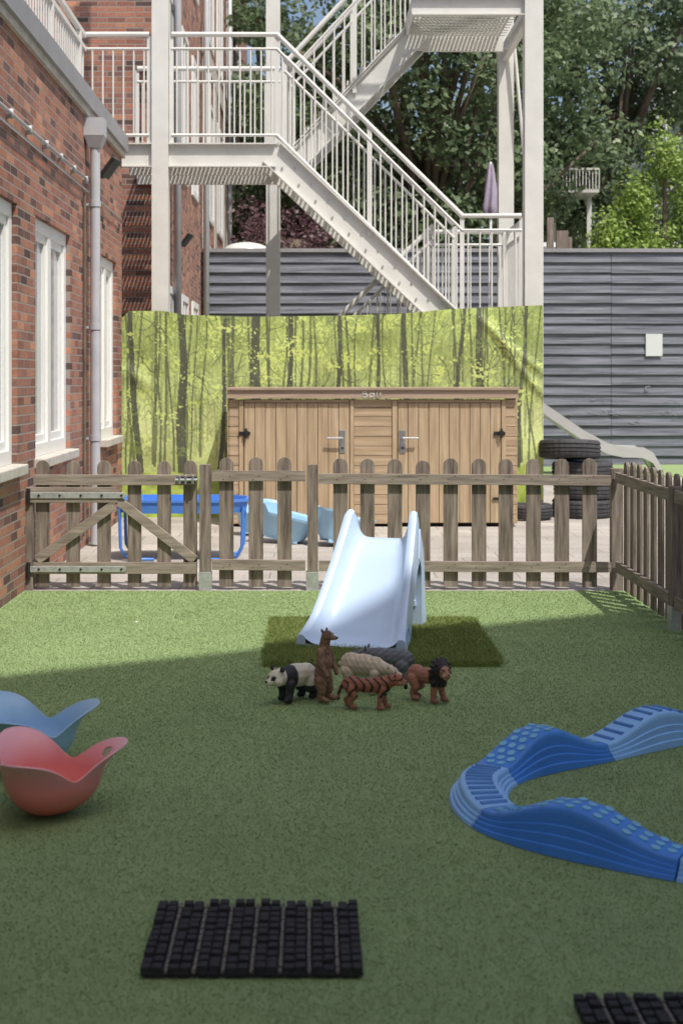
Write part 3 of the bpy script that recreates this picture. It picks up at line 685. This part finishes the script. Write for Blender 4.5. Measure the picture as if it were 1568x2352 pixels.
def bear(m):
    m.ell((-.004,0,.115),(.038,.042,.06)); m.ell((.0,0,.165),(.035,.040,.055)); m.ell((.002,0,.21),(.028,.036,.034))
    m.cap((.0,0,.22),.024,(.008,0,.262),.022); m.ell((.016,0,.278),(.027,.024,.024)); m.cap((.034,0,.274),.014,(.058,0,.272),.009)
    for s in (1,-1):
        m.ell((.002,s*.019,.301),(.005,.008,.009))
        m.cap((.002,s*.034,.212),.018,(.014,s*.046,.165),.014); m.cap((.014,s*.046,.165),.014,(.034,s*.042,.125),.011); m.ell((.038,s*.041,.116),(.012,.009,.012))
        m.cap((-.002,s*.026,.09),.026,(.008,s*.030,.05),.019); m.cap((.008,s*.030,.05),.018,(.0,s*.030,.018),.015); m.cap((.002,s*.030,.014),.014,(.036,s*.033,.011),.011)
    m.ell((-.04,0,.085),(.01,.01,.01))
def bear_c(x,y,z):
    v=.85+.2*math.sin(z*260+math.sin(y*200)*2+x*170)
    c=(.28,.165,.105)
    if z>.29: c=(.20,.12,.08)
    if x>.05 and z>.25: c=(.38,.26,.18)
    return tuple(k*v for k in c)
animal('brown_bear_figurine',bear,bear_c,(.055,6.27,.010),-32,eyes(.037,.0125,.288,.0032,(.066,0,.274),(.004,.006,.005)),scale=1.04,bm=.6)
def polar(m):
    m.ell((.05,0,.115),(.055,.04,.045)); m.ell((0,0,.118),(.075,.046,.05)); m.ell((-.055,0,.118),(.055,.044,.052))
    m.cap((.07,0,.115),.034,(.118,0,.105),.025); m.ell((.135,0,.10),(.027,.023,.022)); m.cap((.15,0,.093),.015,(.172,0,.086),.011)
    for s in (1,-1): m.ell((.125,s*.02,.120),(.004,.008,.008))
    legs(m,.062,-.068,.027,.09,.019,.016,.012,(.012,-.01,-.01,.01)); m.ell((-.11,0,.115),(.01,.01,.01))
animal('polar_bear_figurine',polar,lambda x,y,z: tuple(k*(.88+.12*math.sin(x*250+z*200)) for k in (.66,.56,.42)),(.235,6.45,.010),-24,eyes(.153,.011,.105,.003,(.182,0,.089),(.004,.006,.004)),scale=1.04)
def rhino(m):
    m.ell((.045,0,.088),(.055,.042,.046)); m.ell((-.005,0,.088),(.075,.045,.046)); m.ell((-.06,0,.088),(.05,.042,.046))
    m.cap((.07,0,.095),.036,(.11,0,.098),.028); m.cap((.115,0,.098),.027,(.155,0,.085),.022); m.ell((.165,0,.082),(.018,.022,.018))
    m.cap((.166,0,.096),.009,(.174,0,.125),.002); m.cap((.148,0,.106),.007,(.152,0,.122),.002)
    for s in (1,-1): m.cap((.108,s*.018,.118),.008,(.104,s*.024,.140),.004)
    legs(m,.055,-.066,.027,.065,.020,.018,.006,(.004,-.004,-.004,.004)); m.cap((-.105,0,.105),.005,(-.118,0,.065),.004)
animal('rhinoceros_figurine',rhino,lambda x,y,z: tuple(k*(.85+.15*math.sin(x*190+z*230)) for k in (.15,.165,.19)),(.370,6.74,.010),158,eyes(.13,.022,.105,.0032,(.18,0,.08),(.003,.01,.002)),scale=1.08)
def lion(m):
    m.ell((.045,0,.105),(.045,.033,.042)); m.ell((0,0,.103),(.065,.029,.034)); m.ell((-.052,0,.107),(.045,.032,.040))
    legs(m,.055,-.058,.023,.09,.0165,.0135,.015,(.014,-.008,-.01,.01)); m.cap((-.09,0,.115),.008,(-.11,0,.07),.006); m.cap((-.11,0,.07),.006,(-.108,0,.04),.009)
    d=Vector((.82,-.57,0)); s_=Vector((.57,.82,0)); c=Vector((.088,-.018,.138))
    m.ell((.072,-.006,.130),(.036,.040,.048)); m.ell((.065,-.004,.095),(.034,.032,.042))
    for rr,off,r0 in ((.030,.006,.012),(.041,-.012,.012)):
        for k in range(15):
            a=2*math.pi*(k+.5*(rr>.035))/15; o_=s_*math.cos(a)*rr+Vector((0,0,math.sin(a)*rr*1.1)); p=c+d*off+o_*.75; q=c+d*(off-.016)+o_*1.22-Vector((0,0,.004)); m.cap(p,r0,q,.005)
    def H_(a,b,z): return c+d*a+s_*b+Vector((0,0,z))
    m.ell(H_(.016,0,0),(.026,.026,.030)); m.cap(H_(.034,0,-.006),.015,H_(.052,0,-.009),.0125)
    m.ell(H_(.042,0,-.024),(.013,.012,.008)); m.cap(H_(.034,0,.012),.008,H_(.052,0,-.002),.007)
    for s in (1,-1): m.ell(H_(.046,s*.009,-.014),(.012,.010,.009)); m.ell(H_(.004,s*.026,.028),(.007,.009,.009)); m.ell(H_(.034,s*.012,.014),(.006,.008,.004))
def lion_c(x,y,z):
    d=Vector((.82,-.57,0)); p=Vector((x-.088,y+.018,0)); ax=p.dot(d); la=p.dot(Vector((.57,.82,0))); zz=z-.138
    if ax>.018 and (la/.023)**2+((zz+.003)/.029)**2<1:
        return (.50,.28,.20) if (ax>.036 and zz<-.002) else (.38,.19,.125)
    if x>.026 and z>.068 : 
        v=.8+.5*math.sin(math.atan2(zz,la)*22); return (.035*v,.028*v,.03*v)
    if x<-.1 and z<.055: return (.03,.027,.028)
    return (.36,.165,.115)
def lion_e(e):
    d=Vector((.82,-.57,0)); s_=Vector((.57,.82,0)); c=Vector((.088,-.018,.138))
    for s in (1,-1): e.ell(c+d*.0385+s_*s*.0105+Vector((0,0,.0075)),.0034,0,8)
    e.ell(c+d*.064+Vector((0,0,-.006)),(.005,.0065,.004),0,8); e.ell(c+d*.057+Vector((0,0,-.0195)),(.005,.008,.0014),0,8)
animal('lion_figurine',lion,lion_c,(.510,6.28,.010),-38,lion_e,scale=1.05,vox=.0022,sm=3)

# ---------------------------------------------------------------- shell rockers
def shell(loc,rot,mat,hole=True):
    w=MB(); NU,NV=72,240
    def fn(u,v):
        th=2*math.pi*v; k=math.cos(3*th); kp=(k+1)/2
        a=min(u/.66,1)*math.pi/2*.90; R_=.158+.008*k; Hh=.135
        r=R_*math.sin(a); z=Hh*(1-math.cos(a))
        if u>.66:
            q=(u-.66)/.34; ln=.022+.115*kp**.85
            r+=ln*q*(.22+.42*kp*q); z+=ln*q*(1.0-.2*kp*q)
        return (r*math.cos(th),r*math.sin(th),z)
    w.grid(lambda u,v:fn(max(u,.02),v),NU,NV,0,closev=True)
    nf=[]
    for idx,f_ in enumerate(w.f):
        i=idx//NV; j=idx%NV
        u=(i+.5)/NU; v=(j+.5)/NV
        if hole and any(((u-.84)/.055)**2+(min(abs(v-h),1-abs(v-h))/.016)**2<1 for h in (.035,.965)): continue
        nf.append(f_)
    nf.append(tuple(range(NV)))
    w.f=nf; w.m=[0]*len(nf)
    o=w.obj('rocking_shell_seat',[mat],smooth=True); sdm=o.modifiers.new('s','SOLIDIFY'); sdm.thickness=.006; sdm.offset=0
    o.location=loc; o.rotation_euler=rot; return o
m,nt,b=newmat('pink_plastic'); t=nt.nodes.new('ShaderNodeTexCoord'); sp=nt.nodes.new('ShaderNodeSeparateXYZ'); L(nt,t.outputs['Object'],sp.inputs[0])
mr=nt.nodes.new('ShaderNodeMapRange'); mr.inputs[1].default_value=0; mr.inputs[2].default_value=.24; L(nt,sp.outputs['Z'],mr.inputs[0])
L(nt,ramp(nt,mr.outputs[0],[(0,(.80,.17,.13)),(.45,(.84,.28,.27)),(1,(.90,.50,.58))]),b.inputs['Base Color']); b.inputs['Roughness'].default_value=.42  # shading painted into the colour by height: redder low body, paler pink rim
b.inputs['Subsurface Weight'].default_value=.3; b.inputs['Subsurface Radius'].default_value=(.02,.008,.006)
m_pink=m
m_sblue=M('sky_blue_plastic',(.36,.58,.82),.05,4,.4)
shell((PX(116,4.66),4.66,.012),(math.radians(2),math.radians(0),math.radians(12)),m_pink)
shell((-1.03,5.22,.012),(math.radians(2),0,math.radians(14)),m_sblue,hole=False)

# ---------------------------------------------------------------- wavy balance path
m_b1=M('path_light_blue',(.27,.53,.92),.05,6,.5,.15,200); m_b2=M('path_blue',(.06,.25,.74),.08,5,.5,.15,200)
m_dot=M('path_dot_teal',(.20,.50,.74),.08,8,.6); m_rdg=M('path_ridge',(.09,.25,.58),.08,8,.6)
pts=[Vector(p) for p in [(2.16,6.05,0),(1.60,5.74,0),(1.07,5.38,0),(.64,5.04,0),(.60,4.55,0),(1.08,4.11,0),(1.66,3.90,0)]]
tg=[]
for i in range(len(pts)):
    a=pts[max(i-1,0)];b=pts[min(i+1,len(pts)-1)]; tg.append((b-a).normalized())
tg[3]=Vector((-.55,-.85,0)).normalized(); tg[4]=Vector((.35,-.9,0)).normalized()
def herm(i,t):
    p0,p1=pts[i],pts[i+1]; l=(p1-p0).length; m0=tg[i]*l;m1=tg[i+1]*l
    h00=2*t**3-3*t*t+1;h10=t**3-2*t*t+t;h01=-2*t**3+3*t*t;h11=t**3-t*t
    d=(6*t*t-6*t)*p0+(3*t*t-4*t+1)*m0+(-6*t*t+6*t)*p1+(3*t*t-2*t)*m1
    return p0*h00+m0*h10+p1*h01+m1*h11,d.normalized()
for i in range(len(pts)-1):
    kind='dots' if i in (2,4) else 'ridge'
    pk={0:.12,1:.13,2:.14,3:.07,4:.14,5:.12}[i]; e0=.055
    hz=lambda t:e0+(pk-e0)*(math.sin(math.pi*t)**2)
    w=MB(); levels=[(0,.100),(.2,.096),(.22,.088),(.42,.085),(.44,.077),(.62,.075),(.64,.068),(.84,.066),(.96,.063),(1,.056)]
    sec=[(-b,a) for a,b in levels]+[(-.03,1.02),(.03,1.02)]+[(b,a) for a,b in levels[::-1]]
    def fn(u,v):
        t=.005+.990*u; c,d=herm(i,t); n=Vector((-d.y,d.x,0)); k=int(round(v*(len(sec)-1))); x,hf=sec[k]
        return c+n*x+Vector((0,0,.006+hz(t)*hf))
    w.grid(fn,44,len(sec)-1)
    for u in (0,1): w.add([fn(u,k/(len(sec)-1)) for k in range(len(sec))],[tuple(range(len(sec)))])
    def top(t,x):
        c,d=herm(i,t); n=Vector((-d.y,d.x,0)); return c+n*x+Vector((0,0,.006+hz(t)*1.01))
    if kind=='dots':
        for a in range(15):
            t=.05+.9*a/14
            for x in ((-.042,-.0,.042) if a%2 else (-.021,.021)):
                c=top(t,x); c2=top(min(t+.02,.99),x); dd_=(c2-c).normalized(); _,d=herm(i,t); n=Vector((-d.y,d.x,0)); up_=n.cross(dd_); up_=-up_ if up_.z<0 else up_
                w.tube([c-up_*.003,c+up_*.0045],.0145,1,12)
    else:
        for a in range(11):
            t=.08+.84*a/10; _,d=herm(i,t); a_=top(t,-.045); b_=top(t,.045); w.tube([a_,a_.lerp(b_,.5),b_],.009,2,8)
    w.obj('balance_path_segment',[m_b2 if kind=='dots' else m_b1,m_dot,m_rdg],auto=50)

# ---------------------------------------------------------------- rubber mats
def mat_(x0,x1,y0,y1,n):
    w=MB(); p=(x1-x0)/(n-.2); bw=p*.80
    w.box(x0+.01,x1-.01,y0+.01,y1-.01,.006,.016,0)
    for i in range(n):
        a=x0+i*p; rows=11
        for r in range(rows):
            yy=y0+(y1-y0)*(r+.5)/rows; hy=(y1-y0)/rows/2
            for c in range(2):
                cx=a+bw*(c+.5)/2; w.box(cx-bw/4+.001+abs(jit(.001)),cx+bw/4-.002,yy-hy*.78+jit(.002),yy+hy*.62+jit(.002),.012,.034+jit(.004),0)
        w.box(a+.003,a+bw-.003,y0+.003,y1-.003,.0125,.022,0)
        if i<n-1:
            for r in range(22):
                yy=y0+.006+(y1-y0-.012)*r/22; w.box(a+bw+.0015+abs(jit(.0015)),a+p-.002-abs(jit(.0015)),yy,yy+(y1-y0)/22*.8,.0165,.027+jit(.002),1)
    w.obj('rubber_doormat',[m_matb,m_mats],bevel=.002)
mat_(-.408,.124,3.37,3.82,8); mat_(.593,1.125,2.80,3.245,8)
w=MB()
for k in range(26):
    x=random.uniform(-1.8,1.9); y=random.uniform(4,9.4); a=random.random()*6; r=random.uniform(.006,.014)
    w.add([(x+r*math.cos(a),y+r*math.sin(a),.018),(x+.5*r*math.cos(a+1.6),y+.5*r*math.sin(a+1.6),.022),(x-r*math.cos(a),y-r*math.sin(a),.016),(x+.5*r*math.cos(a-1.6),y+.5*r*math.sin(a-1.6),.016)],[(0,1,2,3)],k%2)
w.obj('fallen_leaves',[m_chalk,M('dry_leaf',(.28,.22,.12),.2,9,.8)])

# ---------------------------------------------------------------- trees
def crown(name,clumps,nleaf,size,mat,parent=None,flat=.8):
    Vs=[]
    for (cx,cy,cz,r) in clumps:
        n=int(nleaf*r*r); u=rng.normal(size=(n,3)); u/=np.linalg.norm(u,axis=1)[:,None]
        rad=r*rng.uniform(.3,1.1,n)**.6; p=u*rad[:,None]*np.array([1,1,flat])+np.array([cx,cy,cz])
        nn=u+rng.normal(size=(n,3))*.7+np.array([0,0,.5]); nn/=np.linalg.norm(nn,axis=1)[:,None]
        a=np.cross(nn,rng.normal(size=(n,3))); a/=np.linalg.norm(a,axis=1)[:,None]; b=np.cross(nn,a)
        s=size*rng.uniform(.5,1.3,n)[:,None]
        V=np.stack([p+a*s,p+b*s*.6,p-a*s,p-b*s*.6],1); Vs.append(V.reshape(-1,3))
    return tris(name,np.concatenate(Vs),4,mat,parent)
def tree(name,x,y,zc,rx,rz,ncl,mat,nleaf=620,size=.08,cr=(.5,.95),zmin=2.2):
    e=empty(name,(0,0,0)); w=MB()
    w.tube([(x,y,-.1),(x+.08,y,zc*.3),(x-.05,y+.05,zc*.6),(x+.05,y,zc)],[.32,.25,.2,.12],0,10)
    cl=[]
    for k in range(ncl):
        u=Vector((random.gauss(0,1),random.gauss(0,1),random.gauss(0,1))).normalized()*random.uniform(.45,1.0)
        c=(x+u.x*rx,y+u.y*rx*.6,max(zmin,zc+u.z*rz)); cl.append((*c,random.uniform(*cr)))
        if k%3==0:
            s0=Vector((x,y,zc*random.uniform(.3,.9))); m_=s0.lerp(Vector(c),.5)+Vector((0,0,.3)); w.tube([s0,m_,c],[.09,.06,.025],0,6)
    w.obj('trunk',[m_bark],smooth=True,parent=e); crown('crown',cl,nleaf,size,mat,e)
tree('deciduous_tree',2.4,29,7.2,3.9,4.2,95,m_leaf)
tree('deciduous_tree',6.9,33,7.6,3.6,4.6,80,m_leaf2,size=.09)
tree('deciduous_tree',-.9,33,7.0,3.4,5.0,70,m_leaf2,size=.09)
tree('deciduous_tree',11.2,38,6.6,3.0,3.0,40,m_leaf,size=.1)
tree('copper_beech_tree',-.35,26.2,4.0,1.0,.9,26,m_red,900,.045,(.3,.5),2.9)
e=empty('conifer_shrub'); w=MB(); cl=[]
for (x,y,h,rb) in ((6.6,26.6,6.0,.95),(5.9,26.3,4.9,.8),(7.4,26.8,5.3,.9),(5.45,26.0,4.2,.55),(7.9,27.3,4.6,.9)):
    w.tube([(x,y,0),(x,y,h-.3)],[.12,.03],0,8)
    for k in range(60):
        q=random.random()**.8; z=1.8+(h-1.8)*q; rr=rb*(1-q)**.7+.05; a=random.random()*6.28; cl.append((x+rr*math.cos(a),y+rr*math.sin(a),z,random.uniform(.2,.36)))
w.obj('trunks',[m_bark],parent=e); crown('foliage',cl,1300,.045,m_con,e,1.4)
cl=[]
for k in range(150):
    cl.append((random.uniform(-6,9.5),random.uniform(37,41),random.uniform(.6,8.8),random.uniform(.8,1.4)))
crown('distant_trees',cl,150,.17,m_leaf2)
w=MB(); bd2=48; xb0=PX(1492,bd2)
w.box(xb0,xb0+12,bd2,bd2+10,0,PZ(215,bd2),0); w.box(xb0+.35,xb0+9,bd2+1.2,bd2+9,PZ(215,bd2)+.002,PZ(135,bd2),2); w.box(xb0-.2,xb0+12.2,bd2-.15,bd2-.002,PZ(222,bd2),PZ(208,bd2),3)
for fl in range(4):
    for k in range(6):
        z=1.2+fl*2.6; x=xb0+.5+k*1.9; w.box(x,x+1.2,bd2-.05,bd2-.002,z,z+1.5,3); w.box(x+.08,x+1.12,bd2-.07,bd2-.052,z+.08,z+1.42,1)
for k in range(4): w.box(xb0+.7+k*2,xb0+2.1+k*2,bd2+1.14,bd2+1.19,PZ(205,bd2),PZ(150,bd2),1)
w.obj('apartment_building',[M('grey_render',(.42,.42,.43),.1,2,.8),m_dglass,M('white_render',(.65,.66,.67),.06,2,.8),m_white])
w=MB(); bq=30; x0=PX(1270,bq); x1=PX(1375,bq)
w.box(x0,x1,bq,bq+1.2,PZ(442,bq),PZ(434,bq)); w.beam((x0,bq,PZ(388,bq)),(x1,bq,PZ(388,bq)),.04,.04)
for i in range(15): xx=x0+(x1-x0)*i/14; w.beam((xx,bq,PZ(434,bq)),(xx,bq,PZ(388,bq)),.02,.02)
for xx in (x0+.1,x1-.1): w.beam((xx,bq+.6,0),(xx,bq+.6,PZ(442,bq)),.1,.1)
w.obj('balcony',[m_white])
w=MB(); q=26.0; xx=PX(1126,q)
w.tube([(xx,q,0),(xx,q,PZ(372,q))],.025,1,8)
zt=PZ(378,q); zb=PZ(492,q)
def pf(u,v):
    a=2*math.pi*v; r=(.04+.10*u**.8)*(1+.25*math.sin(5*a+3*u))
    if u>.93: r*=.75
    return (xx+r*math.cos(a),q+r*math.sin(a),zt+(zb-zt)*u)
w.grid(pf,14,36,0,closev=True); w.obj('closed_parasol',[M('mauve_cloth',(.32,.28,.36),.12,8,.85),m_zinc],smooth=True)
for p in (565,1262):
    w=MB(); x=PX(p,25); w.box(x-.5,x+.5,24.6,25.6,3.2,PZ(580,25)+.02,0); w.ell((x,25.1,PZ(580,25)+.02),(.42,.45,.17),0,20); w.obj('skylight_dome',[M('opal_dome',(.6,.62,.6),.04,4,.3)],auto=40)
w=MB()
for a,b,c in ((1255,1270,500),(1276,1303,530),(1302,1312,545)): w.box(PX(a,24.5),PX(b,24.5),24.45,24.55,0,PZ(c,24.5))
w.obj('timber_posts',[m_wv])

# ---------------------------------------------------------------- light, world, camera
to=Vector((.7,-1,2.1)).normalized()
sl_=bpy.data.lights.new('sun','SUN'); sl_.energy=4.3; sl_.angle=math.radians(.53); sl_.color=(1,.95,.87)
so_=bpy.data.objects.new('sun',sl_); so_.rotation_euler=(-to).to_track_quat('-Z','Y').to_euler(); so_.location=(5,-5,20); S.collection.objects.link(so_)
W=bpy.data.worlds.new('World'); S.world=W; W.use_nodes=True; nt=W.node_tree; bg=nt.nodes['Background']
sk=nt.nodes.new('ShaderNodeTexSky'); sk.sky_type='NISHITA'; sk.sun_disc=False; sk.sun_elevation=math.asin(to.z); sk.sun_rotation=math.atan2(to.x,to.y); sk.air_density=1; sk.dust_density=4; sk.ozone_density=1
nt.links.new(sk.outputs[0],bg.inputs[0]); bg.inputs[1].default_value=.15
cam=bpy.data.cameras.new('camera'); co_=bpy.data.objects.new('camera',cam); S.collection.objects.link(co_); S.camera=co_
co_.location=(0,0,CH); co_.rotation_euler=(math.radians(90),0,0); cam.sensor_width=36; cam.sensor_fit='AUTO'; cam.lens=50
cam.shift_x=69/2352; cam.shift_y=-306/2352; cam.clip_end=2000; cam.clip_start=.05
cam.dof.use_dof=True; cam.dof.focus_distance=8.3; cam.dof.aperture_fstop=4.5
